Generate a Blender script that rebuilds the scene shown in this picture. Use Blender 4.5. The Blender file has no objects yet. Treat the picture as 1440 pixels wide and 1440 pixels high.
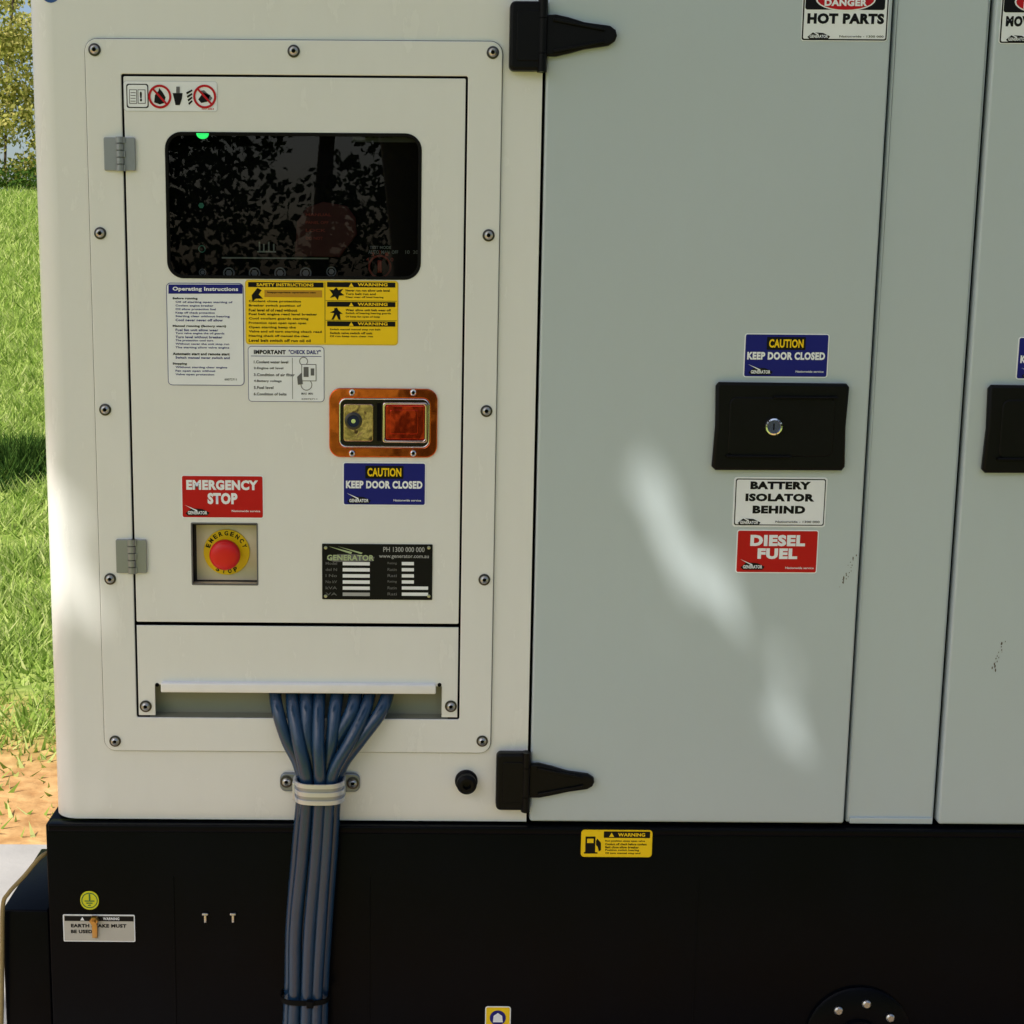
import bpy, bmesh, math, random
import numpy as np
from mathutils import Vector, Matrix
random.seed(7); rng=np.random.default_rng(7)
scene=bpy.context.scene
scene.view_settings.view_transform='Standard'; scene.view_settings.look='None'; scene.view_settings.exposure=0
COL=scene.collection
# ---------------------------------------------------------------- camera
FPX=2000.0; PX=569.0; PY=720.0
th=math.atan(FPX/12180.0); ro=0.007
C=Vector((-0.151,-1.975,1.60))
F=Vector((0,math.cos(th),-math.sin(th))); R0=Vector((1,0,0)); U0=Vector((0,math.sin(th),math.cos(th)))
RR=(R0*math.cos(ro)+U0*math.sin(ro)); UU=(-R0*math.sin(ro)+U0*math.cos(ro))
cd=bpy.data.cameras.new('camera'); cam=bpy.data.objects.new('camera',cd); COL.objects.link(cam)
M=Matrix(((RR.x,UU.x,-F.x,C.x),(RR.y,UU.y,-F.y,C.y),(RR.z,UU.z,-F.z,C.z),(0,0,0,1)))
cam.matrix_world=M; cd.sensor_width=36; cd.lens=FPX/1440*36; cd.shift_x=(720-PX)/1440; cd.clip_end=3000; cd.clip_start=.02
scene.camera=cam
def m(px,py,yd=0.0):
    """photo measurement -> metres (X,Z) on the vertical plane y=yd of the machine face"""
    d=F+RR*((px-PX)/FPX)-UU*((py-PY)/FPX)
    t=(yd-C.y)/d.y
    p=C+d*t
    return (p.x,p.z)
def rc(x0,y0,x1,y1,yd=0.0):
    xc=(x0+x1)/2; yc=(y0+y1)/2
    return (m(x0,yc,yd)[0],m(xc,y1,yd)[1],m(x1,yc,yd)[0],m(xc,y0,yd)[1])  # X0,Z0,X1,Z1
# ---------------------------------------------------------------- materials
MATS={}
def srgb(r,g,b):
    f=lambda c:(c/255/12.92 if c/255<=.04045 else ((c/255+.055)/1.055)**2.4)
    return (f(r),f(g),f(b),1)
def mat(name,col,rough=.4,metal=0.0,var=.06,bump=0.0,bscale=300,nscale=30,spec=.5,emit=None,coat=0):
    if name in MATS: return MATS[name]
    mt=bpy.data.materials.new(name); mt.use_nodes=True; nt=mt.node_tree; N=nt.nodes; L=nt.links
    b=N['Principled BSDF']; b.inputs['Metallic'].default_value=metal
    b.inputs['Specular IOR Level'].default_value=spec
    b.inputs['Coat Weight'].default_value=coat
    tc=N.new('ShaderNodeTexCoord'); n=N.new('ShaderNodeTexNoise'); n.inputs['Scale'].default_value=nscale; n.inputs['Detail'].default_value=4
    L.new(tc.outputs['Object'],n.inputs['Vector'])
    mx=N.new('ShaderNodeMix'); mx.data_type='RGBA'
    c=col if len(col)==4 else (*col,1)
    mx.inputs['A'].default_value=tuple(max(0,x*(1-var)) for x in c[:3])+(1,)
    mx.inputs['B'].default_value=tuple(min(1,x*(1+var)) for x in c[:3])+(1,)
    L.new(n.outputs['Fac'],mx.inputs['Factor']); L.new(mx.outputs['Result'],b.inputs['Base Color'])
    mr=N.new('ShaderNodeMapRange'); mr.inputs['To Min'].default_value=max(0,rough*.85); mr.inputs['To Max'].default_value=min(1,rough*1.2)
    L.new(n.outputs['Fac'],mr.inputs['Value']); L.new(mr.outputs['Result'],b.inputs['Roughness'])
    if bump>0:
        n2=N.new('ShaderNodeTexNoise'); n2.inputs['Scale'].default_value=bscale; n2.inputs['Detail'].default_value=2
        L.new(tc.outputs['Object'],n2.inputs['Vector'])
        bp=N.new('ShaderNodeBump'); bp.inputs['Strength'].default_value=bump; bp.inputs['Distance'].default_value=.002
        L.new(n2.outputs['Fac'],bp.inputs['Height']); L.new(bp.outputs['Normal'],b.inputs['Normal'])
    if emit:
        b.inputs['Emission Color'].default_value=(*emit[:3],1); b.inputs['Emission Strength'].default_value=emit[3]
    MATS[name]=mt; return mt
def paint_mat(name,c1,c2,rmin=.2,rmax=.32):
    mt=bpy.data.materials.new(name); mt.use_nodes=True; nt=mt.node_tree; N=nt.nodes; L=nt.links; b=N['Principled BSDF']
    tc=N.new('ShaderNodeTexCoord')
    n=N.new('ShaderNodeTexNoise'); n.inputs['Scale'].default_value=1.3; n.inputs['Detail'].default_value=2; n.inputs['Roughness'].default_value=.4
    L.new(tc.outputs['Object'],n.inputs['Vector'])
    mx=N.new('ShaderNodeMix'); mx.data_type='RGBA'; mx.inputs['A'].default_value=(*c1,1); mx.inputs['B'].default_value=(*c2,1)
    L.new(n.outputs['Fac'],mx.inputs['Factor'])
    # very faint fine dust film
    mp=N.new('ShaderNodeMapping'); mp.inputs['Scale'].default_value=(30,30,9); L.new(tc.outputs['Object'],mp.inputs['Vector'])
    n3=N.new('ShaderNodeTexNoise'); n3.inputs['Scale'].default_value=1; n3.inputs['Detail'].default_value=9; n3.inputs['Roughness'].default_value=.65; L.new(mp.outputs['Vector'],n3.inputs['Vector'])
    r3=N.new('ShaderNodeMapRange'); r3.inputs['From Min'].default_value=.3; r3.inputs['From Max'].default_value=.9; r3.inputs['To Max'].default_value=.07
    L.new(n3.outputs['Fac'],r3.inputs['Value'])
    m2=N.new('ShaderNodeMix'); m2.data_type='RGBA'; m2.inputs['B'].default_value=(.45,.42,.36,1)
    L.new(r3.outputs['Result'],m2.inputs['Factor']); L.new(mx.outputs['Result'],m2.inputs['A'])
    L.new(m2.outputs['Result'],b.inputs['Base Color'])
    mr=N.new('ShaderNodeMapRange'); mr.inputs['To Min'].default_value=rmin; mr.inputs['To Max'].default_value=rmax
    L.new(n3.outputs['Fac'],mr.inputs['Value']); L.new(mr.outputs['Result'],b.inputs['Roughness'])
    n5=N.new('ShaderNodeTexNoise'); n5.inputs['Scale'].default_value=3.5; n5.inputs['Detail'].default_value=0; L.new(tc.outputs['Object'],n5.inputs['Vector'])
    n2=N.new('ShaderNodeTexNoise'); n2.inputs['Scale'].default_value=260; n2.inputs['Detail'].default_value=1; L.new(tc.outputs['Object'],n2.inputs['Vector'])
    bp=N.new('ShaderNodeBump'); bp.inputs['Strength'].default_value=.05; bp.inputs['Distance'].default_value=.001
    L.new(n2.outputs['Fac'],bp.inputs['Height'])
    bp2=N.new('ShaderNodeBump'); bp2.inputs['Strength'].default_value=.4; bp2.inputs['Distance'].default_value=.009
    L.new(n5.outputs['Fac'],bp2.inputs['Height']); L.new(bp.outputs['Normal'],bp2.inputs['Normal'])
    L.new(bp2.outputs['Normal'],b.inputs['Normal'])
    return mt
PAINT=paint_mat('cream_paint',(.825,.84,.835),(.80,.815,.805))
PAINT_SHADED=paint_mat('door_shade_tinted_paint',(.52,.60,.645),(.49,.57,.61),.14,.28)  # cooler, darker copy of the body paint; dimmer light put into its colour
BLACKP=mat('black_gloss_paint',(.002,.0025,.0045),.3,var=.4,bump=.05,bscale=200,nscale=8,spec=.07)
BLACKPL=mat('black_plastic',(.0035,.0035,.004),.4,var=.2,bump=.12,bscale=900,spec=.14)
DARK=mat('dark_interior',(.006,.006,.006),.9,spec=.05)
BLK=mat('print_black',(.006,.006,.007),.4,spec=.15)
WHT=mat('print_white',(.86,.90,.97),.35)
BLUE=mat('print_blue',srgb(18,22,122),.35,spec=.3)
RED=mat('print_red',srgb(190,8,20),.35,spec=.3)
YEL=mat('print_yellow',srgb(252,210,0),.35)
GREY=mat('print_grey',(.12,.12,.13),.4)
GOLD=mat('print_gold',srgb(190,140,10),.4)
STEEL=mat('zinc_steel',(.55,.55,.53),.3,metal=1,bump=.1,bscale=500)
DSTEEL=mat('dark_steel',(.08,.075,.07),.4,metal=1)
HINGE=mat('hinge_grey',(.29,.31,.33),.42,metal=.6,bump=.1)
CHROME=mat('chrome',(.85,.85,.87),.06,metal=1)
ORANGE_REFL=mat('steel_orange_reflection',(.80,.15,.045),.1,metal=1,var=.4,nscale=16,bump=.5,bscale=22)  # orange tint on polished steel stands in for a reflected shirt
ORANGE_REFL2=mat('paddle_orange_reflection',(.75,.06,.03),.12,metal=1,var=.5,nscale=30,bump=.6,bscale=28)  # redder tint paints the same shirt reflection onto the paddle
REDB=mat('button_red',(.68,.012,.01),.33,spec=.4)
CREAM=mat('recess_beige',(.78,.70,.48),.5)
CAB=mat('cabinet_interior',(.28,.29,.22),.6)
CABLE=mat('cable_blue_rubber',(.010,.040,.092),.24,var=.3,nscale=14,bump=.2,bscale=120,spec=.7)
RUB=mat('rubber',(.004,.004,.004),.6,spec=.12)
LED=mat('green_indicator',(.02,.6,.12),.4,emit=(.02,.85,.15,.8))
BRASS=mat('brass',(.55,.33,.12),.35,metal=1)
STRAP=mat('strap_tan',(.30,.22,.09),.7,bump=.5,bscale=200)
# ---------------------------------------------------------------- geometry helpers
def empty(name,loc):
    e=bpy.data.objects.new(name,None); e.empty_display_size=.05; e.location=loc; COL.objects.link(e); return e
def link(me,name,parent,mt=None,smooth=False,ang=35):
    o=bpy.data.objects.new(name,me); COL.objects.link(o)
    if mt is not None:
        me.materials.clear(); me.materials.append(mt)
    if smooth:
        me.polygons.foreach_set('use_smooth',[True]*len(me.polygons)); me.set_sharp_from_angle(angle=math.radians(ang))
    if parent is not None:
        o.parent=parent; o.matrix_parent_inverse=Matrix.Translation(-parent.location)
    return o
def rrect(X0,Z0,X1,Z1,r=0,seg=6):
    if r<=0: return [(X0,Z0),(X1,Z0),(X1,Z1),(X0,Z1)]
    out=[]
    for cx,cz,a0 in ((X1-r,Z0+r,-90),(X1-r,Z1-r,0),(X0+r,Z1-r,90),(X0+r,Z0+r,180)):
        for i in range(seg+1):
            a=math.radians(a0+90*i/seg); out.append((cx+r*math.cos(a),cz+r*math.sin(a)))
    return out
def circ(cx,cz,r,n=28,sx=1,sz=1):
    return [(cx+r*sx*math.cos(2*math.pi*i/n),cz+r*sz*math.sin(2*math.pi*i/n)) for i in range(n)]
def plate(parent,name,polys,yf,thk,mt,bev=0.0):
    cu=bpy.data.curves.new(name,'CURVE'); cu.dimensions='2D'; cu.fill_mode='BOTH'
    cu.extrude=max(thk/2-bev,0.00002); cu.bevel_depth=bev; cu.bevel_resolution=2; cu.offset=-bev
    for p in polys:
        s=cu.splines.new('POLY'); s.points.add(len(p)-1)
        for q,(a,b) in zip(s.points,p): q.co=(a,b,0,1)
        s.use_cyclic_u=True
    o=bpy.data.objects.new('tmp',cu); me=bpy.data.meshes.new_from_object(o)
    h=cu.extrude+bev
    me.transform(Matrix.Translation((0,yf+h,0))@Matrix.Rotation(math.pi/2,4,'X'))
    bpy.data.objects.remove(o); bpy.data.curves.remove(cu)
    return link(me,name,parent,mt,smooth=True,ang=50)
def flat(parent,name,poly,y,mt):
    me=bpy.data.meshes.new(name); me.from_pydata([(a,y,b) for a,b in poly],[],[list(range(len(poly)))]); me.update()
    return link(me,name,parent,mt)
def lathe(parent,name,cx,cz,y0,prof,mt,seg=28,axis='Y'):
    bm=bmesh.new(); rings=[]
    for r,h in prof:
        rings.append([bm.verts.new((cx+r*math.cos(2*math.pi*i/seg),y0-h,cz+r*math.sin(2*math.pi*i/seg))) for i in range(seg)] if r>1e-6 else [bm.verts.new((cx,y0-h,cz))])
    for a,b in zip(rings,rings[1:]):
        for i in range(seg):
            j=(i+1)%seg
            if len(a)==1 and len(b)==1: continue
            if len(a)==1: bm.faces.new((a[0],b[j],b[i]))
            elif len(b)==1: bm.faces.new((a[i],a[j],b[0]))
            else: bm.faces.new((a[i],a[j],b[j],b[i]))
    bmesh.ops.recalc_face_normals(bm,faces=bm.faces)
    me=bpy.data.meshes.new(name); bm.to_mesh(me); bm.free()
    return link(me,name,parent,mt,smooth=True,ang=40)
def box(parent,name,x0,x1,y0,y1,z0,z1,mt,bev=0):
    bm=bmesh.new(); bmesh.ops.create_cube(bm,size=1)
    for v in bm.verts: v.co=Vector((x0+(v.co.x+.5)*(x1-x0),y0+(v.co.y+.5)*(y1-y0),z0+(v.co.z+.5)*(z1-z0)))
    if bev>0: bmesh.ops.bevel(bm,geom=list(bm.edges),offset=bev,segments=3,affect='EDGES',profile=.5)
    me=bpy.data.meshes.new(name); bm.to_mesh(me); bm.free()
    return link(me,name,parent,mt,smooth=bev>0,ang=40)
def catmull(P,n=10):
    P=[Vector(p) for p in P]; out=[]
    Q=[P[0]*2-P[1]]+P+[P[-1]*2-P[-2]]
    for i in range(1,len(Q)-2):
        for k in range(n):
            t=k/n; a,b,c,d=Q[i-1],Q[i],Q[i+1],Q[i+2]
            out.append(.5*((2*b)+(c-a)*t+(2*a-5*b+4*c-d)*t*t+(3*b-3*c+d-a)*t**3))
    out.append(P[-1]); return out
def tube(parent,name,pts,r,mt,n=10,res=5):
    cu=bpy.data.curves.new(name,'CURVE'); cu.dimensions='3D'; cu.bevel_depth=r; cu.bevel_resolution=res; cu.use_fill_caps=True
    pp=catmull(pts,n); s=cu.splines.new('POLY'); s.points.add(len(pp)-1)
    for q,c in zip(s.points,pp): q.co=(*c,1)
    o=bpy.data.objects.new('tmp',cu); me=bpy.data.meshes.new_from_object(o)
    bpy.data.objects.remove(o); bpy.data.curves.remove(cu)
    return link(me,name,parent,mt,smooth=True,ang=60)
def textbox(parent,s,X0,Z0,X1,Z1,y,mt,bold=.0,rot=0,keep=False):
    cu=bpy.data.curves.new('t','FONT'); cu.body=s; cu.offset=bold*1.7 if bold else .012; cu.resolution_u=3; cu.fill_mode='FRONT'; cu.space_character=1+bold*3
    o=bpy.data.objects.new('tmp',cu); me=bpy.data.meshes.new_from_object(o)
    bpy.data.objects.remove(o); bpy.data.curves.remove(cu)
    if len(me.vertices)==0: return None
    co=np.empty(len(me.vertices)*3); me.vertices.foreach_get('co',co); co=co.reshape(-1,3)
    mn=co.min(0); mxx=co.max(0); w=max(mxx[0]-mn[0],1e-4); h=max(mxx[1]-mn[1],1e-4)
    sx=(X1-X0)/w; sz=(Z1-Z0)/h
    if keep: sx=sz=min(sx,sz)
    x=(co[:,0]-(mn[0]+mxx[0])/2)*sx; z=(co[:,1]-(mn[1]+mxx[1])/2)*sz
    ca,sa=math.cos(rot),math.sin(rot)
    out=np.stack([(X0+X1)/2+x*ca-z*sa, np.full_like(x,y), (Z0+Z1)/2+x*sa+z*ca],1)
    me.vertices.foreach_set('co',out.ravel()); me.update()
    nm='text_'+''.join(ch.lower() if ch.isalnum() else '_' for ch in s)[:24]
    return link(me,nm,parent,mt)
class Sticker:
    def __init__(s,name,x0,y0,x1,y1,mt,yd,r=.004,border=None,bw=.0015,thk=.0005):
        X0,Z0,X1,Z1=rc(x0,y0,x1,y1,yd)
        s.e=empty(name,((X0+X1)/2,yd,(Z0+Z1)/2)); s.yd=yd; s.y=yd-thk
        if border:
            plate(s.e,'sheet_edge',[rrect(X0,Z0,X1,Z1,r)],yd-thk,thk,border)
            s.y-=.00025; flat(s.e,'sheet_face',rrect(X0+bw,Z0+bw,X1-bw,Z1-bw,max(r-bw,.0005)),s.y,mt)
        else: plate(s.e,'sheet_face',[rrect(X0,Z0,X1,Z1,r)],yd-thk,thk,mt)
        s.k=0
    def lay(s,l=1): return s.y-.00025*l
    def text(s,t,x0,y0,x1,y1,mt,l=1,bold=.0,rot=0,keep=False):
        return textbox(s.e,t,*rc(x0,y0,x1,y1,s.yd),s.lay(l),mt,bold,rot,keep)
    def rect(s,x0,y0,x1,y1,mt,l=1,r=0,name='print_block'):
        return flat(s.e,name,rrect(*rc(x0,y0,x1,y1,s.yd),r),s.lay(l),mt)
    def poly(s,pts,mt,l=1,name='print_shape'):
        P=[m(a,b,s.yd) for a,b in pts]
        ar=sum(P[i][0]*P[(i+1)%len(P)][1]-P[(i+1)%len(P)][0]*P[i][1] for i in range(len(P)))
        if ar<0: P=P[::-1]
        return flat(s.e,name,P,s.lay(l),mt)
    def ring(s,cx,cy,ro_,ri,mt,l=1):
        X,Z=m(cx,cy,s.yd); o=plate(s.e,'print_ring',[circ(X,Z,ro_*.001,32),circ(X,Z,ri*.001,32)],s.lay(l),.00005,mt); return o
    def disc(s,cx,cy,r,mt,l=1,sx=1,sz=1):
        X,Z=m(cx,cy,s.yd); return flat(s.e,'print_disc',circ(X,Z,r*.001,24,sx,sz),s.lay(l),mt)
    def tri(s,cx,cy,h,mt,l=1): return s.poly([(cx-h*.6,cy+h/2),(cx+h*.6,cy+h/2),(cx,cy-h/2)],mt,l,'warning_triangle')
    def lines(s,x0,y0,x1,rows,pitch,h,mt,l=1,words=None):
        W='read manual before starting the unit check oil coolant level and fuel keep clear of fan belt stop engine allow cool turn switch off position open breaker close valve never run without guards wear hearing protection'.split()
        for i in range(rows):
            fr=random.uniform(.6,1.0); tgt=(x1-x0)*fr/(h*.68); t=random.choice(W).capitalize()
            while len(t)<tgt-3: t+=' '+random.choice(W)
            s.text(t,x0,y0+i*pitch,x0+(x1-x0)*fr,y0+i*pitch+h,mt,l,bold=.018)
    def logo(s,x,y,w,fg=BLK,hl=WHT):
        s.poly([(x,y+w*.22),(x+w*.25,y+w*.02),(x+w*.7,y+w*.05),(x+w,y+w*.2),(x+w*.9,y+w*.32),(x+w*.1,y+w*.32)],fg,2,'logo_swoosh')
        s.poly([(x-w*.02,y-w*.12),(x+w*.5,y+w*.1),(x+w*.45,y+w*.14)],hl,3,'logo_flash')
        s.text('GENERATOR',x+w*.1,y+w*.13,x+w*.9,y+w*.27,hl,3,.02)
def bolt(parent,px,py,yd,r=.0075,mt=STEEL,washer=True,name='bolt'):
    X,Z=m(px,py,yd)
    if washer: lathe(parent,name+'_washer',X,Z,yd,[(r*1.15,0),(r*1.15,.0012),(r*1.0,.0016),(0,.0016)],DSTEEL)
    lathe(parent,name+'_head',X,Z,yd-.0014,[(r*.82,0),(r*.8,.0015),(r*.62,.0035),(r*.42,.0042),(r*.4,.0012),(0,.0012)],mt)
    a0=random.uniform(0,1)
    flat(parent,name+'_socket',[(X+r*.4*math.cos(a0+k*math.pi/3),Z+r*.4*math.sin(a0+k*math.pi/3)) for k in range(6)],yd-.0014-.0014,DARK)
# ---------------------------------------------------------------- key dimensions
Lx=m(57,640)[0]; G1=m(753.5,640)[0]; G2=m(1220.5,640)[0]; G3=m(1352,640)[0]; RX=2.35
ZB=m(600,1157)[1]; ZT=2.22; DEP=1.15; CR=.036
gen=empty('diesel_generator',((Lx+RX)/2,DEP/2,.8))
gap=.0022
DF=-.0045; DD=-.0038; DR=-.005; DB=-.012
OX0,OZ0,OX1,OZ1=rc(182,106,652,1009)      # opening in frame
def prism(parent,name,loop,z0,z1,mt,cap=True,closed=True):
    n=len(loop); vs=[(x,y,z0) for x,y in loop]+[(x,y,z1) for x,y in loop]
    fs=[(i,(i+1)%n,n+(i+1)%n,n+i) for i in range(n if closed else n-1)]
    if cap: fs+= [tuple(range(n))[::-1],tuple(range(n,2*n))]
    me=bpy.data.meshes.new(name); me.from_pydata(vs,[],fs); me.update()
    return link(me,name,parent,mt,smooth=True,ang=30)
arcL=[(Lx+CR-CR*math.sin(math.radians(90*i/12)),CR-CR*math.cos(math.radians(90*i/12))) for i in range(13)]
zb=ZB+.003
prism(gen,'rounded_corner_and_side',arcL+[(Lx,DEP),(Lx+.02,DEP),(Lx+.02,CR),(Lx+CR,.02)],zb,ZT,PAINT)
plate(gen,'front_panel',[rrect(Lx+CR,zb,G1-gap,ZT),rrect(OX0-.012,OZ0-.012,OX1+.012,OZ1+.012)],0,.002,PAINT)
box(gen,'interior_core',G1-.03,RX-.03,.03,DEP-.02,zb,ZT-.01,DARK)
box(gen,'interior_core_rear',Lx+.03,G1-.03,.2,DEP-.02,zb,ZT-.01,DARK)
box(gen,'roof_panel',Lx-.01,RX+.01,-.015,DEP+.01,ZT,ZT+.04,PAINT,.012)
box(gen,'side_panel',RX-.02,RX,0.0,DEP,zb,ZT-.001,PAINT)
box(gen,'rear_panel',Lx+.021,RX-.021,DEP-.018,DEP,zb,ZT-.001,PAINT)
box(gen,'door_jamb',G1-.028,G1-.006,.003,.03,zb,ZT-.001,DARK)
plate(gen,'engine_door',[rrect(G1+gap,zb+.002,G2-.0045,ZT-.006,.004)],DR,.02,PAINT_SHADED,.003)
plate(gen,'engine_door_second',[rrect(G3+.0022,zb+.002,RX-.13,ZT-.006,.004)],DR,.02,PAINT_SHADED,.003)
plate(gen,'pillar',[rrect(G2+.0012,zb+.001,G3-.0022,ZT-.004,.002)],.002,.014,PAINT_SHADED,.004)
plate(gen,'pillar_foot_lip',[rrect(G2+.005,zb+.001,G3-.005,zb+.010,.001)],-.002,.006,PAINT_SHADED,.001)
plate(gen,'end_post',[rrect(RX-.127,zb+.001,RX,ZT-.004,.002)],-.001,.014,PAINT_SHADED,.003)
BX0=m(66,1220,DB)[0]
box(gen,'fuel_tank_base',BX0,RX+.02,DB,DEP,.14,ZB-.001,BLACKP,.003)
box(gen,'base_top_lip',BX0+.004,RX+.018,DB-.003,DB+.02,ZB-.012,ZB-.0005,BLACKP,.0025)
fl=rc(8,1281,90,1600,DB)
box(gen,'skid_foot',fl[0],BX0-.001,DB+.002,.22,.013,fl[3],BLACKP,.003)
box(gen,'skid_foot_right',RX+.021,RX+.08,DB+.002,.22,.013,fl[3],BLACKP,.003)
box(gen,'skid_foot_rear',fl[0],BX0-.001,DEP-.3,DEP-.01,.013,fl[3],BLACKP,.003)
box(gen,'skid_foot_rear_right',RX+.021,RX+.08,DEP-.3,DEP-.01,.013,fl[3],BLACKP,.003)
box(gen,'skid_rail',BX0+.01,RX-.02,.01,.12,.013,.139,BLACKP,.004)
box(gen,'skid_rail_rear',BX0+.01,RX-.02,DEP-.12,DEP-.01,.013,.139,BLACKP,.004)
X,Z=m(1205,1455,DB)
lathe(gen,'inspection_cover',X,Z,DB,[(.078,0),(.078,.005),(.074,.008),(.03,.008),(.028,.014),(0,.014)],BLACKP,40)
for k in range(8):
    a=math.radians(82-45*k); lathe(gen,'cover_bolt_%d'%k,X+.055*math.cos(a),Z+.055*math.sin(a),DB-.008,[(.0065,0),(.0065,.004),(.0045,.006),(0,.006)],STEEL,12)
for px in (289,328):
    X,Z=m(px,1289,DB); box(gen,'stud_%d'%px,X-.0018,X+.0018,DB-.004,DB,Z-.008,Z+.006,STEEL,.0008)
    box(gen,'stud_head_%d'%px,X-.0045,X+.0045,DB-.005,DB,Z+.0035,Z+.007,STEEL,.001)
for i in range(3):
    xs=m((245,520,980)[i],1300,DB)[0]; box(gen,'tank_seam_%d'%i,xs-.001,xs+.001,DB-.0008,DB,.16,ZB-.08,BLACKP,.0003)
# ---------------------------------------------------------------- control panel unit
cp=empty('control_panel_enclosure',((OX0+OX1)/2,0,(OZ0+OZ1)/2))
FX0,FZ0,FX1,FZ1=rc(134,57,698,1056)
plate(cp,'frame_shade_line',[rrect(FX0-.0011,FZ0-.0011,FX1+.0011,FZ1+.0011,.017,8),rrect(OX0,OZ0,OX1,OZ1,.003)],-.0012,.0011,mat('shade_line_grey',(.10,.10,.095),.7))  # thin grey outline paints in contact shade around the frame plate
plate(cp,'frame_plate',[rrect(FX0,FZ0,FX1,FZ1,.016,8),rrect(OX0,OZ0,OX1,OZ1,.003)],DF,.0033,PAINT,.0012)
for i,(a,b) in enumerate([(133,70),(413,72),(693,74),(141,328),(148,576),(155,814),(162,1042),(687,331),(684,578),(681,815),(678,1042)]):
    bolt(cp,a,b,DF,.0072,STEEL,name='frame_bolt_%d'%i)
for nm,a in (('cabinet_back',(OX0-.02,OX1+.02,.16,.165,OZ0-.02,OZ1+.02)),('cabinet_left',(OX0-.022,OX0-.014,.003,.16,OZ0-.02,OZ1+.02)),('cabinet_right',(OX1+.014,OX1+.022,.003,.16,OZ0-.02,OZ1+.02)),
             ('cabinet_top',(OX0-.02,OX1+.02,.003,.16,OZ1+.013,OZ1+.02)),('cabinet_bottom',(OX0-.02,OX1+.02,.003,.16,OZ0-.02,OZ0-.013))):
    box(cp,nm,*a,DARK)
sx0,sz0,sx1,sz1=rc(220,974,620,1007)
box(cp,'gland_back_plate',sx0-.01,sx1+.01,.022,.026,sz0-.015,sz1+.05,CAB)
box(cp,'gland_floor',sx0-.01,sx1+.01,.0,.022,sz0-.012,sz0-.002,CAB)
dx0=OX0+.003; dx1=OX1-.003; dz1=OZ1-.003
_,dz0,_,_=rc(184,110,650,875)
W=rc(234,187,592,392,DD); E=rc(270,736,362,822,DD)
plate(cp,'inner_door',[rrect(dx0,dz0,dx1,dz1,.002),rrect(*W,.022,8),rrect(*E,.002)],DD,.0035,PAINT,.0009)
fz1=m(420,880)[1]
fzm=m(420,963)[1]
outl=[(dx0,OZ0+.003),(sx0-.001,OZ0+.003),(sx0-.001,fzm),(sx1+.001,fzm),(sx1+.001,OZ0+.003),(dx1,OZ0+.003),(dx1,fz1),(dx0,fz1)]
plate(cp,'cable_exit_flap',[outl],DD,.003,PAINT,.0007)
lip=rc(226,962,613,975,-.012); box(cp,'flap_lip',lip[0],lip[2],-.013,-.001,lip[1],lip[3],mat('white_lip',(.88,.88,.88),.3),.002)
for i,(a,b) in enumerate([(205,993),(634,993)]): bolt(cp,a,b,DD,.0075,STEEL,name='flap_bolt_%d'%i)
for nm,(a,b) in (('flap_notch_l',(221,963)),('flap_notch_r',(618,963))):
    X,Z=m(a,b,DD); flat(cp,nm,circ(X,Z,.003,12),DD-.0003,DARK)
def small_hinge(x0,y0,x1,y1):
    X0,Z0,X1,Z1=rc(x0,y0,x1,y1,DF-.004); e=empty('butt_hinge',((X0+X1)/2,DF,(Z0+Z1)/2)); xm=X0+(X1-X0)*.52
    plate(e,'frame_leaf',[rrect(X0,Z0+.001,xm-.003,Z1-.001,.002)],DF-.004,.0042,HINGE,.0008)
    plate(e,'door_leaf',[rrect(xm+.004,Z0+.001,X1,Z1-.001,.002)],DF-.0035,.0035,HINGE,.0008)
    n=5; h=(Z1-Z0)/n
    for k in range(n):
        z0=Z0+k*h+.0006; z1=z0+h-.0012
        loop=[(xm+.0055*math.cos(a),DF-.0045+.0055*math.sin(a)) for a in [2*math.pi*i/18 for i in range(18)]]
        prism(e,'knuckle_%d'%k,loop,z0,z1,HINGE)
        box(e,'knuckle_web_%d'%k,xm-.006 if k%2 else xm,xm if k%2 else xm+.007,DF-.006,DF-.0005,z0,z1,HINGE)
    return e
small_hinge(146,192,190,241); small_hinge(163,758,206,807)
# ---------------------------------------------------------------- display window
dw=empty('control_display_window',((W[0]+W[2])/2,0,(W[1]+W[3])/2))
e2=.004
plate(dw,'rubber_rim',[rrect(W[0]-.0005,W[1]-.0005,W[2]+.0005,W[3]+.0005,.0225,8),rrect(W[0]+e2,W[1]+e2,W[2]-e2,W[3]-e2,.018,8)],DD-.0012,.004,RUB,.0008)
gm=bpy.data.materials.new('tinted_glass'); gm.use_nodes=True; nt=gm.node_tree; nt.nodes.clear(); N=nt.nodes
o_=N.new('ShaderNodeOutputMaterial'); mxs=N.new('ShaderNodeMixShader'); tr=N.new('ShaderNodeBsdfTransparent'); gl=N.new('ShaderNodeBsdfGlossy'); fr=N.new('ShaderNodeFresnel')
tr.inputs[0].default_value=(.55,.57,.57,1); gl.inputs['Roughness'].default_value=.0; fr.inputs[0].default_value=1.45
tcg=N.new('ShaderNodeTexCoord'); ng=N.new('ShaderNodeTexNoise'); ng.inputs['Scale'].default_value=3; bg=N.new('ShaderNodeBump'); bg.inputs['Strength'].default_value=.02; bg.inputs['Distance'].default_value=.004
nt.links.new(tcg.outputs['Object'],ng.inputs['Vector']); nt.links.new(ng.outputs['Fac'],bg.inputs['Height']); nt.links.new(bg.outputs['Normal'],gl.inputs['Normal'])
nt.links.new(fr.outputs[0],mxs.inputs[0]); nt.links.new(tr.outputs[0],mxs.inputs[1]); nt.links.new(gl.outputs[0],mxs.inputs[2]); nt.links.new(mxs.outputs[0],o_.inputs[0])
flat(dw,'glass_pane',rrect(W[0]+.003,W[1]+.003,W[2]-.003,W[3]-.003,.019,8),DD+.001,gm)
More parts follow.
